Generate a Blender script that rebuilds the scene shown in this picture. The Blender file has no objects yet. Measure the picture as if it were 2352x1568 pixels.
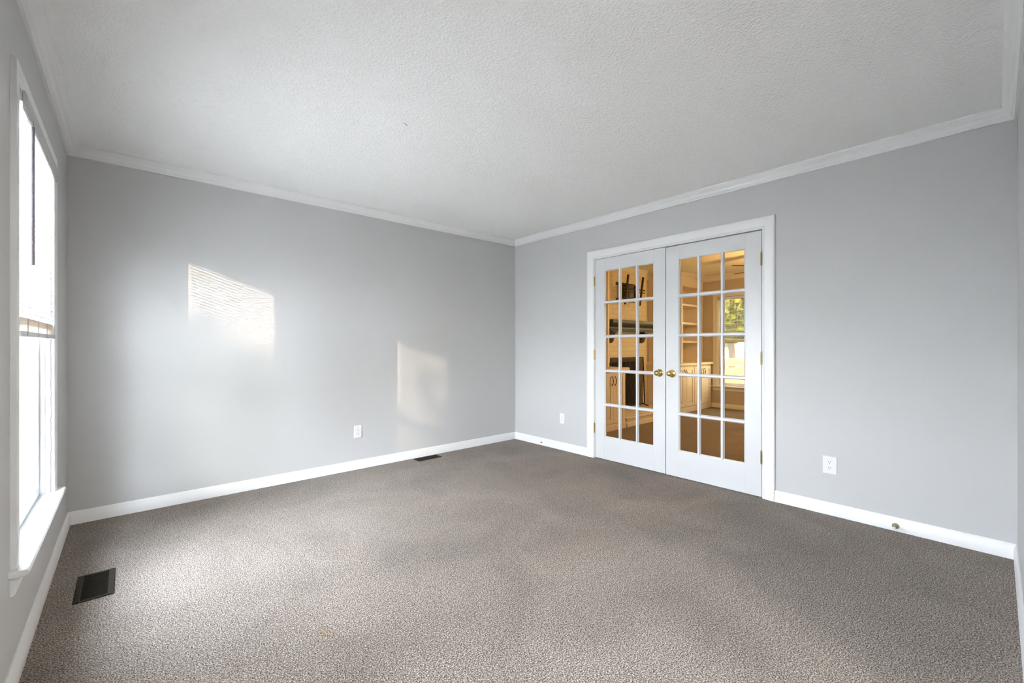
import bpy, bmesh, math, random
from mathutils import Vector, Matrix
random.seed(7)
PI = math.pi
sc = bpy.context.scene
COL = sc.collection

# ------------------------------------------------------------------ camera
THETA = math.radians(48.363)
cd = bpy.data.cameras.new('camera'); cam = bpy.data.objects.new('camera', cd); COL.objects.link(cam)
cam.location = (0, 0, 1.1514)
cam.rotation_euler = (PI / 2, 0, THETA - PI / 2)
cd.sensor_width = 36.0
cd.lens = 988.85 / 2352 * 36.0
cd.shift_y = 8.26 / 2352
cd.clip_start = 0.01; cd.clip_end = 300
sc.camera = cam

# ------------------------------------------------------------------ colour management, sampling quality
sc.view_settings.view_transform = 'Standard'
sc.view_settings.look = 'None'
sc.view_settings.gamma = 1.0
sc.view_settings.use_curve_mapping = False
sc.view_settings.exposure = 2.71
sc.cycles.use_denoising = True
sc.cycles.max_bounces = 14
sc.cycles.diffuse_bounces = 8
sc.cycles.glossy_bounces = 4
sc.cycles.transparent_max_bounces = 24
sc.cycles.caustics_reflective = False
sc.cycles.caustics_refractive = False
sc.cycles.sample_clamp_indirect = 8.0

# ------------------------------------------------------------------ sky
world = bpy.data.worlds.new('sky'); sc.world = world; world.use_nodes = True
nt = world.node_tree; nt.nodes.clear()
wo = nt.nodes.new('ShaderNodeOutputWorld'); bg = nt.nodes.new('ShaderNodeBackground')
tc = nt.nodes.new('ShaderNodeTexCoord'); sp = nt.nodes.new('ShaderNodeSeparateXYZ'); rp = nt.nodes.new('ShaderNodeValToRGB')
nt.links.new(tc.outputs['Generated'], sp.inputs[0]); nt.links.new(sp.outputs['Z'], rp.inputs[0])
nt.links.new(rp.outputs[0], bg.inputs[0]); nt.links.new(bg.outputs[0], wo.inputs[0])
e = rp.color_ramp.elements
e[0].position = 0.0; e[0].color = (0.90, 0.94, 1.0, 1)
e[1].position = 0.9; e[1].color = (0.74, 0.84, 1.0, 1)
bg.inputs[1].default_value = 10.5

# ------------------------------------------------------------------ sun, low and warm, from behind the left wall
def sun(name, d, angle, strength, color):
    l = bpy.data.lights.new(name, 'SUN'); o = bpy.data.objects.new(name, l); COL.objects.link(o)
    l.angle = math.radians(angle); l.energy = strength; l.color = color
    o.rotation_euler = Vector(d).to_track_quat('-Z', 'Y').to_euler()
    o.location = (-8, -8, 6)
    return o
sun('sun', (0.80, 1.0, -0.276), 0.38, 0.80, (1.0, 0.80, 0.60))
sun('hazy_glow_around_sun', (0.80, 1.0, -0.345), 11.0, 0.22, (1.0, 0.92, 0.84))

def portal(name, loc, rot, sx, sy):
    l = bpy.data.lights.new(name, 'AREA'); l.shape = 'RECTANGLE'; l.size = sx; l.size_y = sy
    l.cycles.is_portal = True
    o = bpy.data.objects.new(name, l); COL.objects.link(o); o.location = loc; o.rotation_euler = rot
# ------------------------------------------------------------------ room dimensions
XE, YN, XW, YS = 3.5607, 3.9458, -0.2962, -0.0757      # east, north, west, south faces of the room
HC = 2.4349
DX0, DX1, DY0, DY1 = 3.68, 8.12, -0.30, 4.34           # the den behind the doors
WIN1 = (2.235, 3.185); WIN2 = (0.15, 1.10); WZ0, WZ1 = 0.405, 2.055
WIN3 = (2.48, 3.43); WIN4 = (0.45, 1.40)
DOOR_Y0, DOOR_Y1, DOOR_Z = 1.172, 2.732, 2.026
portal('window_portal', (-0.47, 2.71, 1.23), (0, -PI / 2, 0), 1.7, 1.0)
portal('window_portal', (-0.47, 0.625, 1.23), (0, -PI / 2, 0), 1.7, 1.0)
portal('window_portal', (8.29, 2.955, 1.23), (0, PI / 2, 0), 1.7, 1.0)
portal('window_portal', (8.29, 0.925, 1.23), (0, PI / 2, 0), 1.7, 1.0)

# ================================================================== materials
def mat(name, color, rough=0.5, metal=0.0, spec=0.5, bump=None, var=None, transl=0.0):
    m = bpy.data.materials.new(name); m.use_nodes = True
    n = m.node_tree; b = n.nodes['Principled BSDF']
    b.inputs['Base Color'].default_value = (*color, 1); b.inputs['Roughness'].default_value = rough
    b.inputs['Metallic'].default_value = metal; b.inputs['Specular IOR Level'].default_value = spec
    co = n.nodes.new('ShaderNodeTexCoord')
    if bump:
        scl, strength, dist, detail = bump
        t = n.nodes.new('ShaderNodeTexNoise'); t.inputs['Scale'].default_value = scl; t.inputs['Detail'].default_value = detail
        bp = n.nodes.new('ShaderNodeBump'); bp.inputs['Strength'].default_value = strength; bp.inputs['Distance'].default_value = dist
        n.links.new(co.outputs['Object'], t.inputs['Vector']); n.links.new(t.outputs['Fac'], bp.inputs['Height'])
        n.links.new(bp.outputs[0], b.inputs['Normal'])
    if var:
        scl, c2 = var
        t = n.nodes.new('ShaderNodeTexNoise'); t.inputs['Scale'].default_value = scl; t.inputs['Detail'].default_value = 4
        mx = n.nodes.new('ShaderNodeMix'); mx.data_type = 'RGBA'
        rr = n.nodes.new('ShaderNodeMapRange'); rr.inputs[1].default_value = 0.35; rr.inputs[2].default_value = 0.65
        n.links.new(co.outputs['Object'], t.inputs['Vector']); n.links.new(t.outputs['Fac'], rr.inputs[0])
        n.links.new(rr.outputs[0], mx.inputs[0])
        mx.inputs[6].default_value = (*color, 1); mx.inputs[7].default_value = (*c2, 1)
        n.links.new(mx.outputs[2], b.inputs['Base Color'])
    if transl:
        tr = n.nodes.new('ShaderNodeBsdfTranslucent'); tr.inputs[0].default_value = (*color, 1)
        ms = n.nodes.new('ShaderNodeMixShader'); ms.inputs[0].default_value = transl
        n.links.new(b.outputs[0], ms.inputs[1]); n.links.new(tr.outputs[0], ms.inputs[2])
        n.links.new(ms.outputs[0], n.nodes['Material Output'].inputs[0])
    return m

M = {}
M['wall'] = mat('grey_wall_paint', (0.508, 0.508, 0.506), 0.55, spec=0.3, bump=(180, 0.12, 0.002, 3), var=(1.2, (0.498, 0.498, 0.494)))
M['hall_wall'] = mat('white_hall_paint', (0.78, 0.77, 0.75), 0.6, spec=0.3, bump=(180, 0.1, 0.002, 3))
M['den_wall'] = mat('den_wall_paint', (0.50, 0.47, 0.43), 0.6, spec=0.3, bump=(180, 0.1, 0.002, 3))
M['trim'] = mat('white_semi_gloss_trim', (0.735, 0.735, 0.73), 0.32, spec=0.45, bump=(25, 0.05, 0.003, 2))
M['door'] = mat('white_door_paint', (0.60, 0.605, 0.605), 0.35, spec=0.45, bump=(30, 0.03, 0.002, 2))
M['vinyl'] = mat('white_vinyl', (0.62, 0.64, 0.64), 0.4, bump=(40, 0.02, 0.001, 1))
M['slat'] = mat('white_blind_slat', (0.50, 0.50, 0.49), 0.5, spec=0.2, transl=0.02, bump=(60, 0.02, 0.001, 1))
M['slat_stack'] = mat('stacked_blind_slats', (0.74, 0.66, 0.57), 0.5, var=(60, (0.83, 0.8, 0.76)))
M['wand'] = mat('grey_blind_wand', (0.13, 0.11, 0.12), 0.3, spec=0.6, var=(20, (0.16, 0.14, 0.15)))
M['plate'] = mat('white_plastic_plate', (0.72, 0.72, 0.73), 0.3, var=(40, (0.71, 0.71, 0.72)))
M['slot'] = mat('dark_slot', (0.03, 0.03, 0.03), 0.6, var=(40, (0.02, 0.02, 0.02)))
M['brass'] = mat('polished_brass', (0.83, 0.60, 0.20), 0.12, metal=1.0, var=(30, (0.75, 0.52, 0.16)))
M['old_brass'] = mat('aged_brass', (0.33, 0.25, 0.09), 0.35, metal=0.9, var=(90, (0.45, 0.36, 0.14)))
M['olive_brass'] = mat('dull_brass', (0.42, 0.38, 0.24), 0.35, metal=0.6, var=(60, (0.36, 0.32, 0.2)))
M['bronze'] = mat('dark_bronze_metal', (0.022, 0.018, 0.014), 0.65, metal=0.0, spec=0.15, var=(80, (0.030, 0.024, 0.018)))
M['duct_shade'] = mat('black_duct_shade', (0.008, 0.008, 0.008), 0.8, var=(30, (0.012, 0.01, 0.01)))
M['black_metal'] = mat('black_iron', (0.03, 0.026, 0.016), 0.4, metal=0.4, var=(60, (0.045, 0.04, 0.025)))
M['mantel'] = mat('dark_stained_mantel_wood', (0.05, 0.05, 0.03), 0.4, bump=(60, 0.1, 0.002, 3), var=(25, (0.028, 0.026, 0.02)))
M['cabinet'] = mat('white_cabinet_paint', (0.78, 0.74, 0.69), 0.35, bump=(30, 0.03, 0.002, 2))
M['counter'] = mat('cream_wood_countertop', (0.80, 0.73, 0.62), 0.35, var=(8, (0.76, 0.68, 0.57)))
M['firebox'] = mat('dark_firebrick', (0.035, 0.032, 0.03), 0.9, var=(20, (0.02, 0.018, 0.018)))  # near-black mottled lining of the fire opening
M['bulb'] = bpy.data.materials.new('warm_glass_bulb'); M['bulb'].use_nodes = True
_b = M['bulb'].node_tree.nodes['Principled BSDF']; _b.inputs['Emission Color'].default_value = (1, 0.7, 0.4, 1); _b.inputs['Emission Strength'].default_value = 0.6
M['wood_fence'] = mat('reddish_fence_boards', (0.36, 0.22, 0.16), 0.8, spec=0.1, bump=(40, 0.2, 0.004, 4), var=(6, (0.46, 0.30, 0.22)))
M['siding'] = mat('white_siding', (0.85, 0.84, 0.82), 0.5, var=(3, (0.78, 0.77, 0.75)))
M['roofing'] = mat('grey_shingles', (0.2, 0.18, 0.17), 0.8, bump=(20, 0.3, 0.01, 3), var=(10, (0.14, 0.13, 0.12)))
M['bark'] = mat('tree_bark', (0.16, 0.11, 0.07), 0.85, bump=(25, 0.5, 0.01, 5), var=(12, (0.1, 0.07, 0.05)))
M['leaf'] = mat('garden_leaves', (0.22, 0.28, 0.04), 0.5, var=(5, (0.42, 0.40, 0.09)), transl=0.4, spec=0.2)
M['dark_leaf'] = mat('evergreen_leaves', (0.05, 0.10, 0.03), 0.5, var=(5, (0.08, 0.13, 0.04)))
M['lawn'] = mat('lawn_grass', (0.26, 0.30, 0.07), 0.9, bump=(50, 0.5, 0.02, 4), var=(4, (0.38, 0.36, 0.12)))
M['paving'] = mat('pale_bounce_paving', (0.70, 0.665, 0.62), 0.9, bump=(30, 0.2, 0.004, 4), var=(3, (0.66, 0.635, 0.59)))  # added ground, kept pale to bounce daylight onto the ceiling
M['threshold'] = mat('scratch_mark', (0.13, 0.11, 0.10), 0.8, var=(300, (0.3, 0.28, 0.26)))

def glass(name, tint=(1, 1, 1), rough=0.0, refl=1.0):
    m = bpy.data.materials.new(name); m.use_nodes = True; n = m.node_tree; n.nodes.clear()
    out = n.nodes.new('ShaderNodeOutputMaterial'); tr = n.nodes.new('ShaderNodeBsdfTransparent'); gl = n.nodes.new('ShaderNodeBsdfGlossy')
    fr = n.nodes.new('ShaderNodeFresnel'); ge = n.nodes.new('ShaderNodeNewGeometry'); io = n.nodes.new('ShaderNodeMapRange'); io.inputs[3].default_value = 1.45; io.inputs[4].default_value = 1/1.45
    n.links.new(ge.outputs['Backfacing'], io.inputs[0]); n.links.new(io.outputs[0], fr.inputs[0])
    mu = n.nodes.new('ShaderNodeMath'); mu.operation = 'MULTIPLY'; mu.inputs[1].default_value = refl
    ms = n.nodes.new('ShaderNodeMixShader'); tr.inputs[0].default_value = (*tint, 1); gl.inputs['Roughness'].default_value = rough
    n.links.new(fr.outputs[0], mu.inputs[0]); n.links.new(mu.outputs[0], ms.inputs[0])
    n.links.new(tr.outputs[0], ms.inputs[1]); n.links.new(gl.outputs[0], ms.inputs[2]); n.links.new(ms.outputs[0], out.inputs[0])
    return m
M['glass'] = glass('window_glass', (0.98, 0.985, 0.985))
M['den_glass'] = glass('dimmed_glass', (0.37, 0.345, 0.28))  # tint put in to dim and warm daylight at the far windows
M['door_glass'] = glass('door_glass', (0.95, 0.90, 0.82), refl=0.12)

def mesh_glass():
    m = bpy.data.materials.new('black_wire_mesh'); m.use_nodes = True; n = m.node_tree; n.nodes.clear()
    out = n.nodes.new('ShaderNodeOutputMaterial'); tr = n.nodes.new('ShaderNodeBsdfTransparent'); df = n.nodes.new('ShaderNodeBsdfDiffuse')
    df.inputs[0].default_value = (0.05, 0.045, 0.035, 1); ms = n.nodes.new('ShaderNodeMixShader'); ms.inputs[0].default_value = 0.48
    n.links.new(tr.outputs[0], ms.inputs[1]); n.links.new(df.outputs[0], ms.inputs[2]); n.links.new(ms.outputs[0], out.inputs[0])
    return m
M['screen_mesh'] = mesh_glass()

def carpet():
    m = bpy.data.materials.new('grey_brown_frieze_carpet'); m.use_nodes = True; n = m.node_tree; b = n.nodes['Principled BSDF']
    b.inputs['Roughness'].default_value = 0.95; b.inputs['Specular IOR Level'].default_value = 0.1
    b.inputs['Sheen Weight'].default_value = 0.08; b.inputs['Sheen Roughness'].default_value = 0.5
    b.inputs['Sheen Tint'].default_value = (0.9, 0.86, 0.82, 1)
    co = n.nodes.new('ShaderNodeTexCoord')
    def noise(s, d, rough=0.5, dist=0.0):
        t = n.nodes.new('ShaderNodeTexNoise'); t.inputs['Scale'].default_value = s; t.inputs['Detail'].default_value = d
        t.inputs['Roughness'].default_value = rough; t.inputs['Distortion'].default_value = dist
        n.links.new(co.outputs['Object'], t.inputs['Vector']); return t
    fine = noise(205, 3, 0.65, 0.4)
    ramp = n.nodes.new('ShaderNodeValToRGB'); n.links.new(fine.outputs['Fac'], ramp.inputs[0])
    el = ramp.color_ramp.elements
    el[0].position = 0.36; el[0].color = (0.040, 0.031, 0.023, 1)
    el[1].position = 0.66; el[1].color = (0.54, 0.485, 0.43, 1)
    k = el.new(0.46); k.color = (0.118, 0.093, 0.073, 1)
    k = el.new(0.55); k.color = (0.305, 0.262, 0.224, 1)
    big = noise(1.7, 4, 0.55, 0.8)
    mr = n.nodes.new('ShaderNodeMapRange'); mr.inputs[1].default_value = 0.3; mr.inputs[2].default_value = 0.7
    mr.inputs[3].default_value = 0.84; mr.inputs[4].default_value = 1.14
    n.links.new(big.outputs['Fac'], mr.inputs[0])
    mx = n.nodes.new('ShaderNodeMix'); mx.data_type = 'RGBA'; mx.blend_type = 'MULTIPLY'; mx.inputs[0].default_value = 1
    n.links.new(ramp.outputs[0], mx.inputs[6]); n.links.new(mr.outputs[0], mx.inputs[7])
    # small tan stain in the pile
    ds = n.nodes.new('ShaderNodeVectorMath'); ds.operation = 'DISTANCE'; ds.inputs[1].default_value = (0.586, 1.778, 0.0)
    n.links.new(co.outputs['Object'], ds.inputs[0])
    sm = n.nodes.new('ShaderNodeMapRange'); sm.inputs[1].default_value = 0.008; sm.inputs[2].default_value = 0.040; sm.inputs[3].default_value = 0.55; sm.inputs[4].default_value = 0.0
    n.links.new(ds.outputs['Value'], sm.inputs[0])
    st = n.nodes.new('ShaderNodeMix'); st.data_type = 'RGBA'; st.blend_type = 'MULTIPLY'; st.inputs[7].default_value = (0.95, 0.74, 0.5, 1)
    n.links.new(sm.outputs[0], st.inputs[0]); n.links.new(mx.outputs[2], st.inputs[6])
    n.links.new(st.outputs[2], b.inputs['Base Color'])
    tuft = noise(110, 4, 0.7, 0.6)
    bp = n.nodes.new('ShaderNodeBump'); bp.inputs['Strength'].default_value = 0.9; bp.inputs['Distance'].default_value = 0.006
    n.links.new(tuft.outputs['Fac'], bp.inputs['Height']); n.links.new(bp.outputs[0], b.inputs['Normal'])
    return m
M['carpet'] = carpet()

def ceiling_mat():
    m = bpy.data.materials.new('stippled_ceiling_paint'); m.use_nodes = True; n = m.node_tree; b = n.nodes['Principled BSDF']
    b.inputs['Roughness'].default_value = 0.85; b.inputs['Specular IOR Level'].default_value = 0.2
    co = n.nodes.new('ShaderNodeTexCoord')
    t = n.nodes.new('ShaderNodeTexNoise'); t.inputs['Scale'].default_value = 115; t.inputs['Detail'].default_value = 3; t.inputs['Roughness'].default_value = 0.6
    t2 = n.nodes.new('ShaderNodeTexVoronoi'); t2.inputs['Scale'].default_value = 90
    ad = n.nodes.new('ShaderNodeMath'); ad.operation = 'ADD'
    bp = n.nodes.new('ShaderNodeBump'); bp.inputs['Strength'].default_value = 0.5; bp.inputs['Distance'].default_value = 0.006
    n.links.new(co.outputs['Object'], t.inputs['Vector']); n.links.new(co.outputs['Object'], t2.inputs['Vector'])
    n.links.new(t.outputs['Fac'], ad.inputs[0]); n.links.new(t2.outputs['Distance'], ad.inputs[1])
    n.links.new(ad.outputs[0], bp.inputs['Height']); n.links.new(bp.outputs[0], b.inputs['Normal'])
    b.inputs['Base Color'].default_value = (0.83, 0.83, 0.815, 1)
    return m
M['ceiling'] = ceiling_mat()

def brick():
    m = bpy.data.materials.new('painted_brick'); m.use_nodes = True; n = m.node_tree; b = n.nodes['Principled BSDF']
    b.inputs['Roughness'].default_value = 0.55
    co = n.nodes.new('ShaderNodeTexCoord'); sx = n.nodes.new('ShaderNodeSeparateXYZ'); cx = n.nodes.new('ShaderNodeCombineXYZ')
    n.links.new(co.outputs['Object'], sx.inputs[0]); n.links.new(sx.outputs['X'], cx.inputs[0]); n.links.new(sx.outputs['Z'], cx.inputs[1])
    t = n.nodes.new('ShaderNodeTexBrick'); t.inputs['Scale'].default_value = 1.0
    t.inputs['Brick Width'].default_value = 0.21; t.inputs['Row Height'].default_value = 0.075; t.inputs['Mortar Size'].default_value = 0.006
    t.inputs['Color1'].default_value = (0.76, 0.70, 0.58, 1); t.inputs['Color2'].default_value = (0.70, 0.64, 0.52, 1); t.inputs['Mortar'].default_value = (0.64, 0.58, 0.47, 1)
    t.inputs['Mortar Smooth'].default_value = 0.4
    n.links.new(cx.outputs[0], t.inputs['Vector']); n.links.new(t.outputs['Color'], b.inputs['Base Color'])
    nz = n.nodes.new('ShaderNodeTexNoise'); nz.inputs['Scale'].default_value = 60; n.links.new(co.outputs['Object'], nz.inputs['Vector'])
    ml = n.nodes.new('ShaderNodeMath'); ml.operation = 'MULTIPLY_ADD'; ml.inputs[1].default_value = -1.0
    n.links.new(t.outputs['Fac'], ml.inputs[0]); n.links.new(nz.outputs['Fac'], ml.inputs[2])
    bp = n.nodes.new('ShaderNodeBump'); bp.inputs['Strength'].default_value = 0.5; bp.inputs['Distance'].default_value = 0.006
    n.links.new(ml.outputs[0], bp.inputs['Height']); n.links.new(bp.outputs[0], b.inputs['Normal'])
    return m
M['brick'] = brick()

# ================================================================== mesh helpers
class MB:
    def __init__(s): s.v = []; s.f = []
    def add(s, vs, fs):
        o = len(s.v); s.v += [tuple(v) for v in vs]; s.f += [tuple(i + o for i in f) for f in fs]; return s
    def box(s, x0, x1, y0, y1, z0, z1):
        if x0 > x1: x0, x1 = x1, x0
        if y0 > y1: y0, y1 = y1, y0
        if z0 > z1: z0, z1 = z1, z0
        return s.add([(x0,y0,z0),(x1,y0,z0),(x1,y1,z0),(x0,y1,z0),(x0,y0,z1),(x1,y0,z1),(x1,y1,z1),(x0,y1,z1)],
                     [(0,3,2,1),(4,5,6,7),(0,1,5,4),(1,2,6,5),(2,3,7,6),(3,0,4,7)])
    def prism(s, poly, p0, axis, length, u, v):
        """polygon in the (u,v) frame at p0, extruded along axis"""
        p0, axis, u, v = Vector(p0), Vector(axis), Vector(u), Vector(v); n = len(poly)
        a = [p0 + u * q[0] + v * q[1] for q in poly]; b = [q + axis * length for q in a]
        return s.add(a + b, [tuple(range(n))[::-1], tuple(range(n, 2*n))] + [(i, (i+1) % n, n + (i+1) % n, n + i) for i in range(n)])
    def cyl(s, p0, p1, r, n=16, r1=None):
        p0, p1 = Vector(p0), Vector(p1); d = (p1 - p0).normalized(); u = d.orthogonal().normalized(); w = d.cross(u); r1 = r if r1 is None else r1
        a = [p0 + (u * math.cos(2*PI*i/n) + w * math.sin(2*PI*i/n)) * r for i in range(n)]
        b = [p1 + (u * math.cos(2*PI*i/n) + w * math.sin(2*PI*i/n)) * r1 for i in range(n)]
        return s.add(a + b, [tuple(range(n))[::-1], tuple(range(n, 2*n))] + [(i, (i+1) % n, n + (i+1) % n, n + i) for i in range(n)])
    def tube(s, pts, r, n=8):
        pts = [Vector(p) for p in pts]
        rings = []
        for i, p in enumerate(pts):
            d = (pts[min(i+1, len(pts)-1)] - pts[max(i-1, 0)]).normalized()
            u = d.cross(Vector((0.123, 0.456, 0.881))).normalized(); w = d.cross(u)
            rr = r[i] if isinstance(r, (list, tuple)) else r
            rings.append([p + (u * math.cos(2*PI*k/n) + w * math.sin(2*PI*k/n)) * rr for k in range(n)])
        vs = [q for g in rings for q in g]; fs = [tuple(range(n))[::-1], tuple((len(pts)-1)*n + k for k in range(n))]
        for i in range(len(pts)-1):
            for k in range(n): fs.append((i*n+k, i*n+(k+1) % n, (i+1)*n+(k+1) % n, (i+1)*n+k))
        return s.add(vs, fs)
    def lathe(s, prof, p0, axis, n=32):
        """prof: (distance along axis, radius)"""
        p0, d = Vector(p0), Vector(axis).normalized(); u = d.orthogonal().normalized(); w = d.cross(u); vs = []; fs = []
        for t, r in prof:
            for k in range(n): vs.append(p0 + d*t + (u*math.cos(2*PI*k/n) + w*math.sin(2*PI*k/n))*max(r, 1e-5))
        for i in range(len(prof)-1):
            for k in range(n): fs.append((i*n+k, i*n+(k+1) % n, (i+1)*n+(k+1) % n, (i+1)*n+k))
        fs.append(tuple(range(n))[::-1]); fs.append(tuple((len(prof)-1)*n + k for k in range(n)))
        return s.add(vs, fs)
    def wall(s, x0, x1, y0, y1, z0, z1, holes, axis):
        """slab with rectangular holes; axis = the thin axis 'x' or 'y'; holes (a0,a1,z0,z1)"""
        A0, A1 = (y0, y1) if axis == 'x' else (x0, x1)
        us = sorted({A0, A1} | {h[0] for h in holes} | {h[1] for h in holes})
        for a, b in zip(us, us[1:]):
            segs = [(z0, z1)]
            for h in holes:
                if h[0] <= a and h[1] >= b:
                    ns = []
                    for q0, q1 in segs:
                        if h[2] > q0: ns.append((q0, min(h[2], q1)))
                        if h[3] < q1: ns.append((max(h[3], q0), q1))
                    segs = ns
            for q0, q1 in segs:
                if axis == 'x': s.box(x0, x1, a, b, q0, q1)
                else: s.box(a, b, y0, y1, q0, q1)
        return s
    def run(s, p0, p1, nrm, prof, m0=1, m1=1):
        """moulding along a wall from p0 to p1 (xy), profile (d, z), ends mitred by m*d along the run"""
        p0, p1, nn = Vector((*p0, 0)), Vector((*p1, 0)), Vector((*nrm, 0)); t = (p1 - p0).normalized(); n = len(prof)
        a = [p0 + t*d*m0 + nn*d + Vector((0, 0, z)) for d, z in prof]; b = [p1 - t*d*m1 + nn*d + Vector((0, 0, z)) for d, z in prof]
        return s.add(a + b, [tuple(range(n)), tuple(range(n, 2*n))[::-1]] + [(i, n+i, n+(i+1) % n, (i+1) % n) for i in range(n)])
    def casing(s, x, sgn, y0, y1, z0, z1, prof):
        """three-sided casing on the plane x, facing sgn; profile (outward offset, depth)"""
        n = len(prof); rings = []
        for (y, z, sy, sz) in ((y0, z0, -1, 0), (y0, z1, -1, 1), (y1, z1, 1, 1), (y1, z0, 1, 0)):
            rings.append([(x + sgn*d, y + sy*o, z + sz*o) for o, d in prof])
        vs = [q for r in rings for q in r]; fs = [tuple(range(n)), tuple(3*n + i for i in range(n))[::-1]]
        for r in range(3):
            for i in range(n): fs.append((r*n+i, (r+1)*n+i, (r+1)*n+(i+1) % n, r*n+(i+1) % n))
        return s.add(vs, fs)

def build(name, mb, m, parent=None, bevel=0.0, smooth=False, seg=2):
    me = bpy.data.meshes.new(name); me.from_pydata(mb.v, [], mb.f); me.validate()
    bm = bmesh.new(); bm.from_mesh(me); bmesh.ops.recalc_face_normals(bm, faces=bm.faces); bm.to_mesh(me); bm.free()
    me.materials.append(m); o = bpy.data.objects.new(name, me); COL.objects.link(o)
    if smooth:
        me.polygons.foreach_set('use_smooth', [True]*len(me.polygons)); me.set_sharp_from_angle(angle=math.radians(42))
    if bevel:
        b = o.modifiers.new('bevel', 'BEVEL'); b.width = bevel; b.segments = seg; b.limit_method = 'ANGLE'; b.angle_limit = math.radians(35)
    if parent:
        o.parent = parent; o.location = -Vector(parent['base'])
    return o
def tag(o, label=None, cat=None, group=None, kind=None):
    if label: o['label'] = label
    if cat: o['category'] = cat
    if group: o['group'] = group
    if kind: o['kind'] = kind
    return o
def thing(name, loc, label=None, cat=None, group=None, kind=None):
    """Empty at the thing's base; parts are modelled in world coordinates and offset to it"""
    o = bpy.data.objects.new(name, None); COL.objects.link(o); o.location = loc; o['base'] = list(loc); o.empty_display_size = 0.05
    return tag(o, label, cat, group, kind)
def sub(name, mb, m, part, **k):
    """sub-part of a part whose mesh is already offset"""
    o = build(name, mb, m, None, **k); o.parent = part; return o
def struct(name, mb, m, label, cat='structure', **k):
    return tag(build(name, mb, m, **k), label, cat, None, 'structure')

# ================================================================== shell
struct('floor', MB().box(XW-0.16, DX1+0.16, DY0-0.14, DY1+0.14, -0.15, 0.0).box(XW-0.16, XE+0.12, -3.0, DY0-0.14, -0.15, 0.0), M['carpet'], 'grey brown speckled wall-to-wall carpet', 'floor')
cl = struct('ceiling', MB().box(XW-0.16, DX1+0.16, DY0-0.14, DY1+0.14, HC, HC+0.15).box(XW-0.16, XE+0.12, -3.0, DY0-0.14, HC, HC+0.15), M['ceiling'], 'white stippled ceiling', 'ceiling')
o = build('scratch', MB().tube([(1.190, 2.274, HC-0.0006), (1.203, 2.282, HC-0.001), (1.214, 2.287, HC-0.0006)], 0.0017, 6).tube([(1.180, 2.275, HC-0.0006), (1.184, 2.277, HC-0.0006)], 0.0013, 6), M['threshold'])
o.parent = cl; o['label'] = 'short dark scratch'
struct('wall_west', MB().wall(XW-0.16, XW, YS-0.12, DY1+0.14, -0.1, HC+0.02, [(*WIN1, WZ0-0.02, WZ1), (*WIN2, WZ0-0.02, WZ1)], 'x'), M['wall'], 'grey painted wall with the tall window', 'wall')
struct('wall_north', MB().box(XW-0.02, XE+0.02, YN, DY1+0.14, -0.1, HC+0.02), M['wall'], 'grey painted wall with the sunlight patches', 'wall')
struct('wall_east', MB().wall(XE, DX0, YS-0.12, YN+0.3, -0.1, HC+0.02, [(DOOR_Y0-0.02, DOOR_Y1+0.02, -0.1, DOOR_Z+0.02)], 'x'), M['wall'], 'grey painted wall around the glazed double doors', 'wall')
struct('wall_south', MB().wall(XW-0.02, XE+0.02, YS-0.12, YS, -0.1, HC+0.02, [(0.20, 1.75, -0.1, 2.06)], 'y'), M['wall'], 'grey painted wall at the right edge of the room', 'wall')  # opening added to let fill light in from the hall
struct('wall_den_north', MB().box(XE+0.02, DX1+0.16, DY1, DY1+0.14, -0.1, HC+0.02), M['den_wall'], 'beige side wall of the far room', 'wall')
struct('wall_den_east', MB().wall(DX1, DX1+0.16, DY0-0.14, DY1+0.14, -0.1, HC+0.02, [(*WIN3, WZ0-0.02, WZ1), (*WIN4, WZ0-0.02, WZ1)], 'x'), M['den_wall'], 'beige end wall of the far room with the bright window', 'wall')
struct('wall_den_south', MB().box(XE+0.02, DX1+0.16, DY0-0.14, DY0, -0.1, HC+0.02), M['den_wall'], 'beige near side wall of the far room', 'wall')

struct('wall_hall_west', MB().box(XW-0.16, XW, -3.0, YS-0.12, -0.1, HC+0.02), M['hall_wall'], 'white wall of the added hall behind the camera', 'wall')  # unseen hall added to carry fill light into the room
struct('wall_hall_east', MB().box(XE, DX0, -3.0, YS-0.12, -0.1, HC+0.02), M['hall_wall'], 'white end wall of the added hall behind the camera', 'wall')
struct('wall_hall_south', MB().box(XW, XE, -3.0, -2.88, -0.1, HC+0.02), M['hall_wall'], 'white long wall of the added hall behind the camera', 'wall')
def arc(cx, cy, r, a0, a1, n):
    return [(cx + r*math.cos(math.radians(a0 + (a1-a0)*i/n)), cy + r*math.sin(math.radians(a0 + (a1-a0)*i/n))) for i in range(n+1)]
CB = 2.365
crown = [(0, CB), (0.012, CB), (0.0135, CB+0.003), (0.0135, CB+0.007), (0.0175, CB+0.010), (0.0215, CB+0.0155), (0.0235, CB+0.0165)]
crown += arc(0.0235+0.026, CB+0.0165, 0.026, 180, 112, 6)[1:]
crown += [(0.044, CB+0.0465), (0.049, CB+0.0515), (0.056, CB+0.0575), (0.056, HC), (0, HC)]
base = [(0, 0), (0.014, 0), (0.014, 0.060), (0.0115, 0.064), (0.0115, 0.067), (0.009, 0.073), (0.0065, 0.079), (0.0045, 0.083), (0, 0.083)]
L = [('trim_1', (XW, YN), (XE, YN), (0, -1), 'white crown moulding above the sunlit wall'),
     ('trim_2', (XE, YN), (XE, YS), (-1, 0), 'white crown moulding above the double doors'),
     ('trim_3', (XE, YS), (XW, YS), (0, 1), 'white crown moulding at the right edge of the ceiling'),
     ('trim_4', (XW, YS), (XW, YN), (1, 0), 'white crown moulding above the window wall')]
for n_, a, b, nn, lb in L: struct(n_, MB().run(a, b, nn, crown), M['trim'], lb, 'crown moulding', smooth=True)
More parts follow.
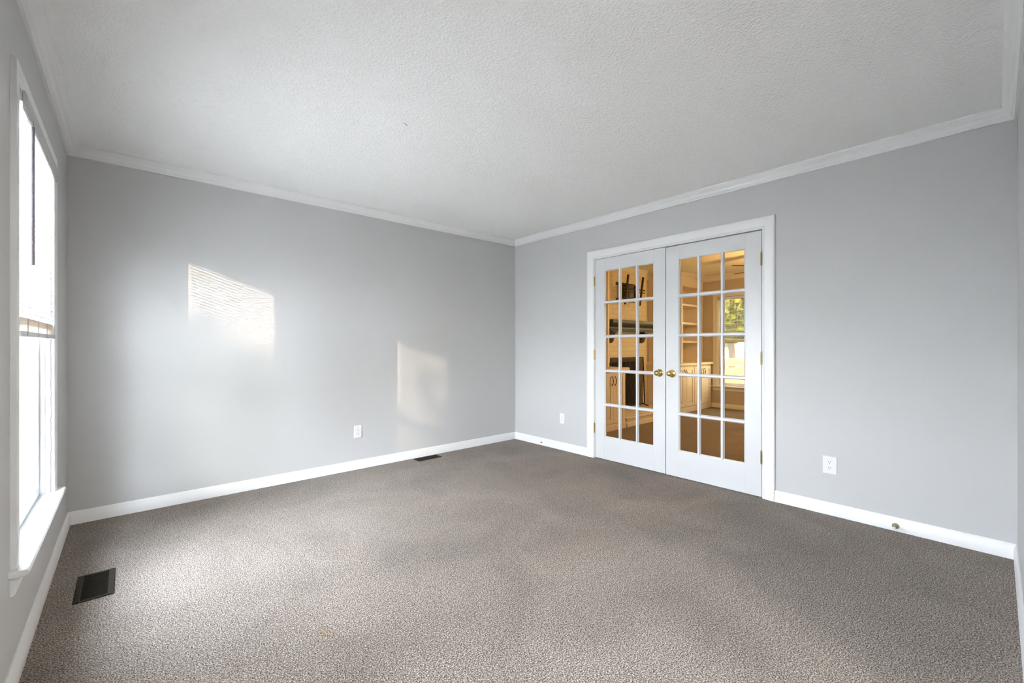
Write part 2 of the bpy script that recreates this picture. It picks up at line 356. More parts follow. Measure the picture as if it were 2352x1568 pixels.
struct('baseboard_north', MB().run((XW, YN), (XE, YN), (0, -1), base), M['trim'], 'white baseboard along the sunlit wall', 'baseboard', smooth=True)
CAS = 0.083
struct('baseboard_east_1', MB().run((XE, YN), (XE, DOOR_Y1+0.006+CAS), (-1, 0), base, 1, 0), M['trim'], 'short white baseboard left of the double doors', 'baseboard', smooth=True)
struct('baseboard_east_2', MB().run((XE, DOOR_Y0-0.006-CAS), (XE, YS), (-1, 0), base, 0, 1), M['trim'], 'white baseboard right of the double doors', 'baseboard', smooth=True)
struct('baseboard_south', MB().run((XE, YS), (1.81, YS), (0, 1), base, 1, 0), M['trim'], 'white baseboard at the right edge', 'baseboard', smooth=True)
struct('baseboard_west', MB().run((XW, YS), (XW, YN), (1, 0), base), M['trim'], 'white baseboard under the window', 'baseboard', smooth=True)

# ------------------------------------------------------------------ door frame
cprof = [(0, 0), (0, 0.009), (0.004, 0.0115), (0.010, 0.0115), (0.013, 0.009), (0.030, 0.0125), (0.048, 0.0165), (0.060, 0.0185), (0.074, 0.0185), (0.080, 0.017), (CAS, 0.013), (CAS, 0)]
ca = thing('trim_5', (XE, 1.952, 0), 'white moulded casing framing the double doors', 'door casing', kind='structure')
build('casing', MB().casing(XE, -1, DOOR_Y0-0.006, DOOR_Y1+0.006, 0, DOOR_Z+0.006, cprof), M['trim'], ca, smooth=True)
build('casing', MB().casing(DX0, 1, DOOR_Y0-0.006, DOOR_Y1+0.006, 0, DOOR_Z+0.006, cprof), M['trim'], ca, smooth=True)
jb = MB().box(XE, DX0, DOOR_Y0-0.02, DOOR_Y0, 0, DOOR_Z+0.02).box(XE, DX0, DOOR_Y1, DOOR_Y1+0.02, 0, DOOR_Z+0.02).box(XE, DX0, DOOR_Y0, DOOR_Y1, DOOR_Z, DOOR_Z+0.02)
jb.box(XE+0.041, XE+0.075, DOOR_Y0, DOOR_Y0+0.011, 0, DOOR_Z).box(XE+0.041, XE+0.075, DOOR_Y1-0.011, DOOR_Y1, 0, DOOR_Z).box(XE+0.041, XE+0.075, DOOR_Y0+0.011, DOOR_Y1-0.011, DOOR_Z-0.011, DOOR_Z)
build('jamb', jb, M['trim'], ca)

# ------------------------------------------------------------------ glazed door leaves
def french_door(name, ya, yb, z0, z1, hinge_y, knob_y, label):
    d = thing(name, (XE, (ya+yb)/2, 0), label, 'door', 'pair of glazed doors', 'structure')
    x0, x1 = XE+0.002, XE+0.037; st = 0.115
    ga, gb, gz0, gz1 = ya+st, yb-st, 0.228, 1.905
    f = MB().box(x0, x1, ya, ga, z0, z1).box(x0, x1, gb, yb, z0, z1).box(x0, x1, ga, gb, z0, gz0).box(x0, x1, ga, gb, gz1, z1)
    build('door_frame', f, M['door'], d, bevel=0.0012, seg=1)
    mu = MB(); xc = (x0+x1)/2; hw = 0.0158; t = (x1-x0)/2
    prof = [(-hw, -0.003), (-hw+0.003, -0.006), (-0.0115, -0.0085), (-0.0092, -t+0.002), (-0.0072, -t), (0.0072, -t), (0.0092, -t+0.002), (0.0115, -0.0085), (hw-0.003, -0.006), (hw, -0.003)]
    prof = prof + [(a, -b) for a, b in prof[::-1]]
    w = (gb-ga-2*2*hw)/3; h = (gz1-gz0-4*2*hw)/5
    pv = [(a*0.98, b*0.975) for a, b in prof]
    for i in (1, 2): mu.prism(pv, (xc, ga + i*w + (2*i-1)*hw, gz0), (0, 0, 1), gz1-gz0, (0, 1, 0), (1, 0, 0))
    for j in (1, 2, 3, 4): mu.prism(prof, (xc, ga, gz0 + j*h + (2*j-1)*hw), (0, 1, 0), gb-ga, (0, 0, 1), (1, 0, 0))
    # moulded bead round the glazed field
    hp = [(0, -t+0.003), (0.004, -t+0.004), (0.0075, -0.0085), (0.011, -0.006), (0.011, 0.006), (0.0075, 0.0085), (0.004, t-0.004), (0, t-0.003)]
    mu.prism(hp, (xc, ga, gz0), (0, 0, 1), gz1-gz0, (0, 1, 0), (1, 0, 0)); mu.prism(hp, (xc, gb, gz0), (0, 0, 1), gz1-gz0, (0, -1, 0), (1, 0, 0))
    mu.prism(hp, (xc, ga, gz0), (0, 1, 0), gb-ga, (0, 0, 1), (1, 0, 0)); mu.prism(hp, (xc, ga, gz1), (0, 1, 0), gb-ga, (0, 0, -1), (1, 0, 0))
    build('muntins', mu, M['door'], d)
    build('glass_panes', MB().box(xc-0.0015, xc+0.0015, ga+0.004, gb-0.004, gz0+0.004, gz1-0.004), M['door_glass'], d)
    for zc in (1.801, 1.053, 0.307):
        hm = MB().cyl((XE-0.005, hinge_y, zc-0.0455), (XE-0.005, hinge_y, zc+0.0455), 0.0062, 14)
        for q in (-0.048, 0.048): hm.cyl((XE-0.005, hinge_y, zc+q-0.0025), (XE-0.005, hinge_y, zc+q+0.0025), 0.0048, 12)
        for q in (-0.0275, -0.0092, 0.0092, 0.0275): hm.cyl((XE-0.005, hinge_y, zc+q-0.0011), (XE-0.005, hinge_y, zc+q+0.0011), 0.0070, 14)
        build('hinge', hm, M['old_brass'], d, smooth=True)
    for s_, xb in ((-1, x0), (1, x1)):
        kb = [(0, 0.033), (0.003, 0.0345), (0.006, 0.0335), (0.009, 0.028), (0.011, 0.018), (0.014, 0.0125), (0.024, 0.011), (0.028, 0.0125), (0.031, 0.0185)]
        kb += [(0.048 + 0.0255*math.sin(math.radians(a))*0.82, 0.0255*math.cos(math.radians(a))) for a in range(-50, 91, 10)]
        k = build('knob', MB().lathe(kb, (xb, knob_y, 0.902), (s_, 0, 0), 40), M['brass'], d, smooth=True)
    return d
french_door('door_1', 1.9552, 2.7285, 0.008, 2.0215, 2.7305, 2.010, 'left white glazed door leaf, fireplace and tv bracket seen through it')
french_door('door_2', 1.1765, 1.9488, 0.006, 2.0165, 1.1755, 1.892, 'right white glazed door leaf, shelves and bright window seen through it')

# ------------------------------------------------------------------ windows
def window(name, x, sgn, ya, yb, label, casw=0.062):
    """x = room-side wall face; sgn = +1 when the room lies towards +x"""
    w = thing(name, (x, (ya+yb)/2, WZ0), label, 'window', kind='structure')
    wp = [(0, 0), (0, 0.011), (0.006, 0.014), (0.012, 0.011), (casw*0.5, 0.0135), (casw*0.75, 0.0175), (casw-0.006, 0.0175), (casw, 0.015), (casw, 0)]
    X = lambda d: x - sgn*d          # d = depth into the wall, away from the room
    build('window_frame', MB().casing(x, sgn, ya+0.003, yb-0.003, WZ0, WZ1-0.003, wp), M['trim'], w, smooth=True)
    j = MB().box(X(0.001), X(0.17), ya, ya+0.014, WZ0-0.02, WZ1).box(X(0.001), X(0.17), yb-0.014, yb, WZ0-0.02, WZ1).box(X(0.001), X(0.17), ya+0.014, yb-0.014, WZ1-0.014, WZ1)
    j.box(X(0.045), X(0.20), ya+0.014, yb-0.014, WZ0-0.02, WZ0+0.004)
    for yy, q in ((ya+0.014, 1), (yb-0.014, -1)):
        j.box(X(0.020), X(0.036), yy, yy+q*0.012, WZ0, WZ1-0.014).box(X(0.066), X(0.071), yy, yy+q*0.010, WZ0, WZ1-0.014).box(X(0.105), X(0.13), yy, yy+q*0.012, WZ0, WZ1-0.014)
    build('window_jamb', j, M['trim'], w)
    s_ = MB()
    sp_ = [(0.050, -0.020), (-0.038, -0.020), (-0.044, -0.018), (-0.048, -0.010), (-0.044, -0.002), (-0.038, 0), (0.050, 0)]
    s_.prism([(a*-sgn, b) for a, b in sp_], (x, ya-casw-0.028, WZ0), (0, 1, 0), yb-ya+2*casw+0.056, (1, 0, 0), (0, 0, 1))
    build('window_sill', s_, M['trim'], w)
    ap = [(0, -0.020), (0.034, -0.020), (0.032, -0.028), (0.020, -0.036), (0.014, -0.052), (0.012, -0.085), (0.006, -0.09), (0, -0.09)]
    build('apron', MB().prism([(a*sgn, b) for a, b in ap], (x, ya-casw, WZ0), (0, 1, 0), yb-ya+2*casw, (1, 0, 0), (0, 0, 1)), M['trim'], w)
    zm = 1.225
    for nm, d0, d1, z0, z1 in (('lower_sash', 0.037, 0.065, WZ0+0.004, zm+0.018), ('upper_sash', 0.072, 0.100, zm-0.018, WZ1-0.015)):
        a, b = ya+0.017, yb-0.017; r = 0.046
        m = MB().box(X(d0), X(d1), a, a+r, z0, z1).box(X(d0), X(d1), b-r, b, z0, z1).box(X(d0), X(d1), a+r, b-r, z0, z0+0.052).box(X(d0), X(d1), a+r, b-r, z1-0.036, z1)
        sh = build(nm, m, M['vinyl'], w, bevel=0.003)
        dm = (d0+d1)/2
        g = MB().box(X(dm-0.002), X(dm+0.002), a+r-0.004, b-r+0.004, z0+0.048, z1-0.032)
        go = sub('glass_pane', g, M['glass' if sgn > 0 else 'den_glass'], sh)
        if nm == 'lower_sash':
            sub('sash_lock', MB().box(X(d0+0.004), X(d1-0.004), (a+b)/2-0.025, (a+b)/2+0.025, z1, z1+0.012).box(X(d0-0.002), X(d0+0.014), (a+b)/2-0.008, (a+b)/2+0.03, z1+0.012, z1+0.018), M['vinyl'], sh, bevel=0.002)
    return w
window('window_1', XW, 1, *WIN1, 'white double hung window at the left edge')
window('window_2', XW, 1, *WIN2, 'white double hung window beside the camera position')
window('window_3', DX1, -1, *WIN3, 'bright window in the far room seen through the right door', casw=0.075)
window('window_4', DX1, -1, *WIN4, 'second window of the far room, hidden by the wall', casw=0.075)

def blind(x, sgn, ya, yb, zb, label, tilt=42, wand=True):
    """x = slat centre plane; the room is towards sgn"""
    b = thing('window_blind', (x, (ya+yb)/2, WZ1-0.015), label, 'window blind')
    a0, a1 = ya+0.018, yb-0.018; zt = WZ1-0.016
    build('headrail', MB().box(x-0.020, x+0.012*1, a0, a1, zt-0.038, zt-0.002), M['vinyl'], b, bevel=0.002)
    vp = [(0.013, -0.062), (0.018, -0.064), (0.022, -0.058), (0.020, -0.048), (0.024, -0.036), (0.024, -0.016), (0.020, -0.008), (0.020, 0), (0.013, 0)]
    build('valance', MB().prism([(p*sgn, q) for p, q in vp], (x, a0-0.002, zt-0.001), (0, 1, 0), a1-a0+0.004, (1, 0, 0), (0, 0, 1)), M['slat'], b)
    s = MB(); pitch = 0.0220; z = zt-0.058; hw = 0.0127
    ca_, sa = math.cos(math.radians(tilt)), math.sin(math.radians(tilt)); n = 5
    while z > zb+0.075:
        up, lo = [], []
        for i in range(n+1):
            t = -1 + 2*i/n; cr = 0.0020*(1-t*t)
            px = sgn*(t*hw*ca_ + cr*sa); pz = -t*hw*sa + cr*ca_
            up.append((px, pz)); lo.append((px - sgn*sa*0.0003, pz - ca_*0.0003))
        s.prism(up + lo[::-1], (x, a0+0.002, z), (0, 1, 0), a1-a0-0.004, (1, 0, 0), (0, 0, 1))
        z -= pitch
    so = build('slats', s, M['slat'], b)
    st = MB(); rnd = random.Random(3); zz = zb+0.024
    for i in range(13):
        dx = rnd.uniform(-0.0015, 0.0015)
        st.prism([(-0.0125+dx, 0), (-0.006+dx, 0.0018), (0.006+dx, 0.0018), (0.0125+dx, 0), (0.0125+dx, 0.0006), (0.006+dx, 0.0024), (-0.006+dx, 0.0024), (-0.0125+dx, 0.0006)],
                 (x, a0+0.002, zz), (0, 1, 0), a1-a0-0.004, (1, 0, 0), (0, 0, 1)); zz += 0.0037
    build('gathered_slats', st, M['slat_stack'], b)
    build('bottom_rail', MB().box(x-0.014, x+0.014, a0+0.001, a1-0.001, zb, zb+0.022), M['vinyl'], b, bevel=0.005)
    for k in (0.10, 0.37, 0.63, 0.90):
        yy = a0 + (a1-a0)*k; cm = MB()
        for q in (-0.0142, 0.0142): cm.cyl((x+q, yy, zb+0.01), (x+q, yy, zt-0.04), 0.0009, 6)
        if k in (0.10, 0.37, 0.63, 0.90): cm.box(x+sgn*0.0145, x+sgn*0.0152, yy-0.007, yy+0.007, zb+0.004, zb+0.07)
        build('ladder_cord', cm, M['slat'], b)
    if wand:
        wy = a0+0.062; wx = x+sgn*0.030
        build('tilt_wand', MB().tube([(x+sgn*0.02, wy, zt-0.066), (wx, wy, zt-0.085), (wx, wy, zt-0.11)], 0.0016, 6).cyl((wx, wy, 1.44), (wx, wy, zt-0.10), 0.0050, 6), M['wand'], b)
    return b
blind(XW+0.006, 1, *WIN1, 1.180, 'white slatted blind half lowered at the left edge window')
blind(XW+0.006, 1, *WIN2, 0.45, 'white slatted blind lowered over the window beside the camera position', tilt=50)
blind(DX1-0.002, -1, *WIN3, 1.315, 'cream slatted blind over the bright far room window', tilt=4, wand=False)
blind(DX1-0.002, -1, *WIN4, 1.315, 'cream slatted blind on the hidden far room window', tilt=4, wand=False)

# ------------------------------------------------------------------ outlets
def outlet(p, u, nrm, w, h, label):
    """p centre on the wall face, u horizontal direction, nrm into the room"""
    p, u, nn, z = Vector(p), Vector(u), Vector(nrm), Vector((0, 0, 1))
    t = thing('electrical_outlet', tuple(p), label, 'outlet', 'duplex outlets')
    def slab(w_, h_, d0, d1, cu=0, cz=0, ins=0.0):
        m = MB(); c = p + u*cu + z*cz
        A = [c + u*a*w_/2 + z*b*h_/2 + nn*d0 for a, b in ((-1,-1),(1,-1),(1,1),(-1,1))]
        B = [c + u*a*(w_/2-ins) + z*b*(h_/2-ins) + nn*d1 for a, b in ((-1,-1),(1,-1),(1,1),(-1,1))]
        return m.add(A+B, [(0,3,2,1),(4,5,6,7),(0,1,5,4),(1,2,6,5),(2,3,7,6),(3,0,4,7)])
    build('cover_plate', slab(w, h, 0, 0.006, ins=0.003), M['plate'], t, bevel=0.001)
    for s_ in (1, -1):
        cz = s_*0.0195; m = MB(); pts = []
        for i in range(24):
            a = 2*PI*i/24; pts.append((max(-0.0165, min(0.0165, 0.019*math.cos(a))), max(-0.0125, min(0.0125, 0.019*math.sin(a)))))
        m.prism(pts, p + z*cz + nn*0.0055, nn, 0.0020, u, z)
        r = build('receptacle', m, M['plate'], t)
        q = MB()
        for du in (-0.0063, 0.0063): q.prism([(-0.0012, -0.004), (0.0012, -0.004), (0.0012, 0.004), (-0.0012, 0.004)], p + z*(cz+0.004) + u*du + nn*0.0074, nn, 0.0004, u, z)
        q.prism([(0.0026*math.cos(2*PI*k/12), 0.0026*math.sin(2*PI*k/12)) for k in range(12)], p + z*(cz-0.0070) + nn*0.0074, nn, 0.0004, u, z)
        sub('socket_slots', q, M['slot'], r)
    build('screw', MB().cyl(p + nn*0.006, p + nn*0.0072, 0.003, 12), M['plate'], t)
outlet((1.588, YN, 0.348), (1, 0, 0), (0, -1, 0), 0.074, 0.118, 'white duplex outlet low on the sunlit wall')
outlet((XE, 3.170, 0.345), (0, -1, 0), (-1, 0, 0), 0.072, 0.116, 'white duplex outlet between the room corner and the double doors')
outlet((XE, 0.752, 0.336), (0, -1, 0), (-1, 0, 0), 0.083, 0.121, 'white duplex outlet with the widest plate, right of the double doors')

# ------------------------------------------------------------------ floor registers
def vent(x0, x1, y0, y1, bx, by, along, label):
    t = thing('floor_vent', ((x0+x1)/2, (y0+y1)/2, 0), label, 'floor vent', 'floor registers')
    f = MB().box(x0, x0+bx, y0, y1, 0.0005, 0.006).box(x1-bx, x1, y0, y1, 0.0005, 0.006).box(x0+bx, x1-bx, y0, y0+by, 0.0005, 0.006).box(x0+bx, x1-bx, y1-by, y1, 0.0005, 0.006)
    build('vent_frame', f, M['bronze'], t, bevel=0.002)
    build('duct_shade', MB().box(x0+bx, x1-bx, y0+by, y1-by, 0.0003, 0.0008), M['duct_shade'], t)  # flat black sheet in place of the shade below the louvers
    lv = MB()
    if along == 'x':
        n = 22
        for i in range(n):
            y = y0+by+(y1-by-y0-by)*(i+0.5)/n; lv.box(x0+bx, x1-bx, y-0.0014, y+0.0014, 0.001, 0.0048 if i != n//2 else 0.0062)
    else:
        n = 10
        for i in range(n):
            x = x0+bx+(x1-bx-x0-bx)*(i+0.5)/n; lv.box(x-0.0014, x+0.0014, y0+by, y1-by, 0.001, 0.0045)
        for k in range(1, 4):
            y = y0+by+(y1-y0-2*by)*k/4; lv.box(x0+bx, x1-bx, y-0.002, y+0.002, 0.001, 0.0048)
    build('louvers', lv, M['bronze'], t)
vent(-0.190, -0.052, 2.715, 3.018, 0.024, 0.016, 'x', 'dark bronze floor register in the carpet by the window')
vent(2.138, 2.405, 3.790, 3.900, 0.014, 0.014, 'y', 'small dark floor register by the baseboard of the sunlit wall')

# ------------------------------------------------------------------ door stops
def stop(y, z, r, ln, label):
    x = XE-0.014
    t = thing('door_stop', (x, y, z), label, 'door stop', 'baseboard door stops')
    build('flange', MB().lathe([(0, r), (0.003, r), (0.010, r*0.86), (0.016, r*0.55), (0.019, r*0.36), (ln*0.8, r*0.30)], (x, y, z), (-1, 0, 0), 24), M['olive_brass'], t, smooth=True)
    o = build('rubber_tip', MB().lathe([(0, r*0.42), (0.002, r*0.5), (0.012, r*0.5), (0.016, r*0.4)], (x-ln*0.8, y, z), (-1, 0, 0), 20), M['plate'], t, smooth=True)
stop(0.414, 0.033, 0.018, 0.062, 'dull brass door stop on the baseboard right of the doors')
stop(3.474, 0.033, 0.010, 0.030, 'tiny brass door stop on the short baseboard left of the doors')

# ================================================================== the far room
XR0 = 6.69
# chimney breast and hearth
YB = 4.06; YH = 3.43
fp = thing('fireplace', (6.08, 4.0, 0), 'cream painted brick fireplace seen through the left door', 'fireplace')
BX0, BX1 = 5.30, 6.76
build('chimney_breast', MB().wall(BX0, BX1, YB, DY1, 0, HC, [(5.62, 6.54, 0.13, 0.875)], 'y'), M['brick'], fp)
fb = MB().box(5.60, 5.62, YB+0.02, DY1, 0.13, 0.875).box(6.54, 6.56, YB+0.02, DY1, 0.13, 0.875).box(5.60, 6.56, DY1-0.02, DY1-0.001, 0.13, 0.875)
build('firebox', fb, M['firebox'], fp)
hb = MB().box(5.21, XR0-0.02, YH+0.012, YB, 0, 0.115)
build('hearth', hb, M['brick'], fp)
hs = MB().box(5.19, XR0-0.012, YH-0.005, YB, 0.115, 0.135)
build('hearth_slab', hs, M['cabinet'], fp, bevel=0.004)
build('hearth_skirting', MB().box(5.21, XR0-0.02, YH-0.002, YH+0.012, 0, 0.055), M['cabinet'], fp, bevel=0.003)
# mantel
mt = thing('mantel_shelf', (6.12, YB, 1.37), 'dark wooden mantel shelf with dentils on the painted brick', 'mantel')
build('shelf_board', MB().box(5.40, 6.86, 3.80, YB, 1.492, 1.540), M['mantel'], mt, bevel=0.004)
mp = [(YB-0.001, 1.492), (3.835, 1.492), (3.84, 1.480), (3.865, 1.462), (3.89, 1.455), (3.905, 1.44), (3.915, 1.432), (3.915, 1.412), (3.905, 1.408), (3.905, 1.372), (YB-0.001, 1.372)]
build('frieze', MB().prism(mp, (5.46, 0, 0), (1, 0, 0), 1.33, (0, 1, 0), (0, 0, 1)), M['mantel'], mt)
dn = MB(); x = 5.47
while x < 6.77: dn.box(x, x+0.014, 3.893, 3.905, 1.374, 1.404); x += 0.024
build('dentils', dn, M['mantel'], mt)
for cx in (5.60, 6.50):
    cp = [(YB, 1.372), (3.935, 1.372), (3.935, 1.352), (3.95, 1.340), (3.965, 1.325), (3.97, 1.29), (3.985, 1.25), (4.0, 1.215), (4.02, 1.19), (YB, 1.18)]
    co_ = build('corbel', MB().prism(cp, (cx, 0, 0), (1, 0, 0), 0.09, (0, 1, 0), (0, 0, 1)), M['mantel'], mt, bevel=0.003)
# fire screen
fs = thing('fire_screen', (6.07, 3.98, 0.135), 'black metal fire screen with wire mesh and lattice bars', 'fire screen')
sy = 3.985; xl, xr = 5.60, 6.52; zb_, zt_ = 0.165, 0.945
fr = MB()
def bar(a, b, r): fr.cyl(a, b, r, 8)
for a, b in (((xl, sy, zb_), (xr, sy-0.03, zb_)), ((xl, sy, zt_), (xr, sy, zt_)), ((xl, sy, zb_), (xl, sy, zt_)), ((xr, sy-0.03, zb_), (xr, sy, zt_))): bar(a, b, 0.011)
build('screen_frame', fr, M['black_metal'], fs)
fr = MB(); n = 4; w_ = (xr-xl)/n
for i in range(n):
    a, b = xl+i*w_, xl+(i+1)*w_; zc = (zb_+zt_)/2
    for z0, z1 in ((zb_, zc), (zc, zt_)):
        bar((a, sy-0.006, z0), (b, sy-0.006, z1), 0.0035); bar((b, sy-0.006, z0), (a, sy-0.006, z1), 0.0035)
build('lattice_bars', fr, M['black_metal'], fs)
build('wire_mesh', MB().box(xl, xr, sy+0.002, sy+0.004, zb_, zt_), M['screen_mesh'], fs)
for xx in (xl+0.03, xr-0.03):
    build('foot', MB().tube([(xx, sy-0.12, 0.141), (xx, sy-0.06, 0.150), (xx, sy-0.02, 0.165), (xx, sy+0.05, 0.143)], [0.010, 0.010, 0.009, 0.008], 8), M['black_metal'], fs, smooth=True)
# tv bracket
tv = thing('tv_bracket', (6.02, YB, 1.95), 'black articulated tv wall bracket above the dark mantel', 'tv bracket')
pl = MB().box(5.84, 6.34, YB-0.03, YB, 2.12, 2.165).box(5.84, 6.34, YB-0.03, YB, 1.865, 1.905).box(5.93, 5.965, YB-0.035, YB, 1.86, 2.165).box(6.20, 6.235, YB-0.035, YB, 1.86, 2.165)
build('wall_plate', pl, M['black_metal'], tv, bevel=0.002)
for xa, wd, ya in ((5.915, 0.030, 3.90), (6.00, 0.030, 3.93), (6.215, 0.026, 3.94)):
    build('arm', MB().box(xa, xa+wd, ya, YB-0.03, 1.905, 2.125), M['black_metal'], tv, bevel=0.003)
build('swivel_plate', MB().prism([(-0.045, 0), (0.045, 0), (0.045, 0.25), (-0.045, 0.25)], (6.085, 3.925, 1.875), (0.35, 0.93, 0), 0.008, (0.93, -0.35, 0), (0, 0, 1)), M['mantel'], tv, bevel=0.003)
rl = MB().box(5.80, 6.42, 3.885, 3.897, 2.045, 2.066).box(5.80, 6.42, 3.885, 3.897, 2.005, 2.022).cyl((5.80, 3.89, 1.91), (6.28, 3.89, 1.91), 0.009, 8)
build('cross_bar', rl, M['black_metal'], tv)
for xx in (5.80, 6.225):
    build('tv_rail', MB().prism([(3.825, 2.25), (3.800, 2.255), (3.795, 2.235), (3.855, 1.79), (3.880, 1.79)], (xx, 0, 0), (1, 0, 0), 0.022, (0, 1, 0), (0, 0, 1)), M['black_metal'], tv, bevel=0.002)

# cabinets
def cabinet(x0, x1, yf, label, doors, group=None):
    c = thing('base_cabinet', ((x0+x1)/2, yf+0.2, 0), label, 'cabinet', group)
    build('carcass', MB().box(x0, x1, yf+0.018, YB-0.02 if x1 < 6 else DY1-0.02, 0.0, 0.80), M['cabinet'], c)
    build('plinth', MB().box(x0, x1, yf, yf+0.018, 0.0, 0.088), M['cabinet'], c, bevel=0.003)
    for (a, b, hx) in doors:
        m = MB().box(a, b, yf-0.002, yf+0.017, 0.100, 0.775)
        i = 0.055
        # raised panel: groove round a bevelled field
        g0, g1, h0, h1 = a+i, b-i, 0.100+i, 0.775-i
        fr_ = MB().box(a, g0, yf-0.002, yf+0.018, 0.1, 0.775).box(g1, b, yf-0.002, yf+0.018, 0.1, 0.775).box(g0, g1, yf-0.002, yf+0.018, 0.1, h0).box(g0, g1, yf-0.002, yf+0.018, h1, 0.775)
        q = 0.028
        A = [(g0, yf+0.010, h0), (g1, yf+0.010, h0), (g1, yf+0.010, h1), (g0, yf+0.010, h1)]
        B = [(g0+q, yf+0.0, h0+q), (g1-q, yf+0.0, h0+q), (g1-q, yf+0.0, h1-q), (g0+q, yf+0.0, h1-q)]
        fr_.add(A + B, [(4,5,6,7), (0,1,5,4), (1,2,6,5), (2,3,7,6), (3,0,4,7)])
        d = build('cabinet_door', fr_, M['cabinet'], c)
        hz = 0.67
        pts = [(hx, yf-0.002, hz-0.062), (hx, yf-0.008, hz-0.052), (hx, yf-0.022, hz-0.035), (hx, yf-0.030, hz), (hx, yf-0.022, hz+0.035), (hx, yf-0.008, hz+0.052), (hx, yf-0.002, hz+0.062)]
        h = build('handle', MB().tube(pts, [0.007, 0.005, 0.0045, 0.0055, 0.0045, 0.005, 0.007], 8), M['black_metal'], None, smooth=True)
        h.parent = d
    return c
cabinet(4.56, 5.17, 3.42, 'painted base cabinet left of the hearth behind the left door', [(4.585, 4.857, 4.825), (4.863, 5.135, 4.895)], 'built-in base cabinets')
cabinet(3.95, 4.56, 3.42, 'painted base cabinet nearest the dividing wall, out of sight', [(3.975, 4.247, 4.215), (4.253, 4.525, 4.285)], 'built-in base cabinets')
cabinet(6.775, 7.413, 3.52, 'painted base cabinet right of the hearth, under the shelves', [(6.79, 7.058, 7.030), (7.064, 7.40, 7.096)], 'built-in base cabinets')
cabinet(7.413, 8.10, 3.52, 'painted base cabinet in the far corner beside the window wall', [(7.43, 7.750, 7.722), (7.756, 8.06, 7.788)], 'built-in base cabinets')
def ctop(x0, x1, y0, y1, label):
    tag(build('countertop', MB().box(x0, x1, y0, y1, 0.80, 0.842), M['counter'], bevel=0.010, seg=4), label, 'countertop', 'built-in countertops')
ctop(3.93, 5.205, 3.385, YB, 'cream countertop left of the fireplace')
ctop(6.762, 8.105, 3.485, DY1-0.01, 'cream countertop right of the fireplace below the shelves')
def shelves(x0, x1, yf, yb, label, zs=(1.190, 1.524, 1.858)):
    c = thing('bookshelf', ((x0+x1)/2, yb, 0.842), label, 'bookshelf', 'built-in bookshelves')
    build('case', MB().box(x0, x0+0.035, yf, DY1-0.003, 0.843, 2.20).box(x1-0.035, x1, yf, DY1-0.003, 0.843, 2.20).box(x0+0.035, x1-0.035, yb-0.012, yb, 0.843, 2.20), M['cabinet'], c)
    for q0, q1 in ((x0-0.003, x0+0.040), (x1-0.040, x1)): build('face_frame', MB().box(q0, q1, yf-0.015, yf, 0.843, 2.20), M['cabinet'], c, bevel=0.002)
    build('soffit', MB().box(x0-0.003, x1, yf-0.015, DY1-0.003, 2.20, HC-0.001), M['cabinet'], c)
    for z in zs: build('shelf', MB().box(x0+0.035, x1-0.035, yf+0.003, yb-0.012, z, z+0.036), M['cabinet'], c, bevel=0.002)
shelves(7.275, 8.108, 3.70, 4.02, 'painted built-in bookshelf with empty shelves, seen through the right door')
shelves(3.95, 5.145, 3.70, 4.02, 'painted built-in bookshelf left of the fireplace')
tag(build('trim_6', MB().run((BX0, YB), (BX1, YB), (0, -1), crown), M['trim'], smooth=True), 'crown moulding over the brick chimney breast', 'crown moulding', None, 'structure')
tag(build('trim_7', MB().run((DX1, DY1), (DX1, DY0), (-1, 0), [(d*1.3, HC-(HC-z)*1.4) for d, z in crown]), M['trim'], smooth=True), 'crown moulding on the end wall of the far room', 'crown moulding', None, 'structure')
tag(build('trim_8', MB().run((7.27, 3.685), (DX1, 3.685), (0, -1), crown), M['trim'], smooth=True), 'crown moulding above the far bookshelf', 'crown moulding', None, 'structure')
tag(build('trim_9', MB().run((BX1, DY1), (7.27, DY1), (0, -1), crown), M['trim'], smooth=True), 'crown moulding between chimney and bookshelf', 'crown moulding', None, 'structure')
struct('baseboard_den_east', MB().run((DX1, 3.52), (DX1, DY0), (-1, 0), base, 0, 1), M['trim'], 'baseboard under the far room window', 'baseboard', smooth=True)

# ceiling fan of the far room
fx, fy, fz = 6.51, 1.94, 2.20
fn = thing('ceiling_fan', (fx, fy, HC), 'dark ceiling fan whose blade tips show at the right door', 'ceiling fan')
build('motor', MB().lathe([(0, 0.07), (0.03, 0.065), (0.045, 0.02), (0.14, 0.02), (0.15, 0.09), (0.20, 0.115), (0.26, 0.105), (0.28, 0.05)], (fx, fy, HC), (0, 0, -1), 28), M['black_metal'], fn, smooth=True)
a0 = math.atan2(2.29-fy, 5.95-fx) - math.radians(3)
for k in range(5):
    a = a0 - k*2*PI/5; d = Vector((math.cos(a), math.sin(a), 0)); u = Vector((-math.sin(a), math.cos(a), 0)); zt2 = math.radians(-8)
    m = MB(); pts = [(0.10, -0.02), (0.20, -0.055), (0.58, -0.072), (0.645, -0.05), (0.66, 0), (0.645, 0.05), (0.58, 0.072), (0.20, 0.055), (0.10, 0.02)]
    A = [Vector((fx, fy, fz)) + d*r + u*s_*math.cos(zt2) + Vector((0, 0, s_*math.sin(zt2))) for r, s_ in pts]; B = [q + Vector((0, 0, 0.007)) for q in A]; n = len(A)
    m.add(A+B, [tuple(range(n))[::-1], tuple(range(n, 2*n))] + [(i, (i+1) % n, n+(i+1) % n, n+i) for i in range(n)])
    build('blade', m, M['black_metal'], fn)
gl_ = build('glass_shade', MB().lathe([(0, 0.05), (0.01, 0.10), (0.04, 0.125), (0.08, 0.10), (0.10, 0.04), (0.105, 0.001)], (fx, fy, HC-0.285), (0, 0, -1), 28), M['bulb'], fn, smooth=True)
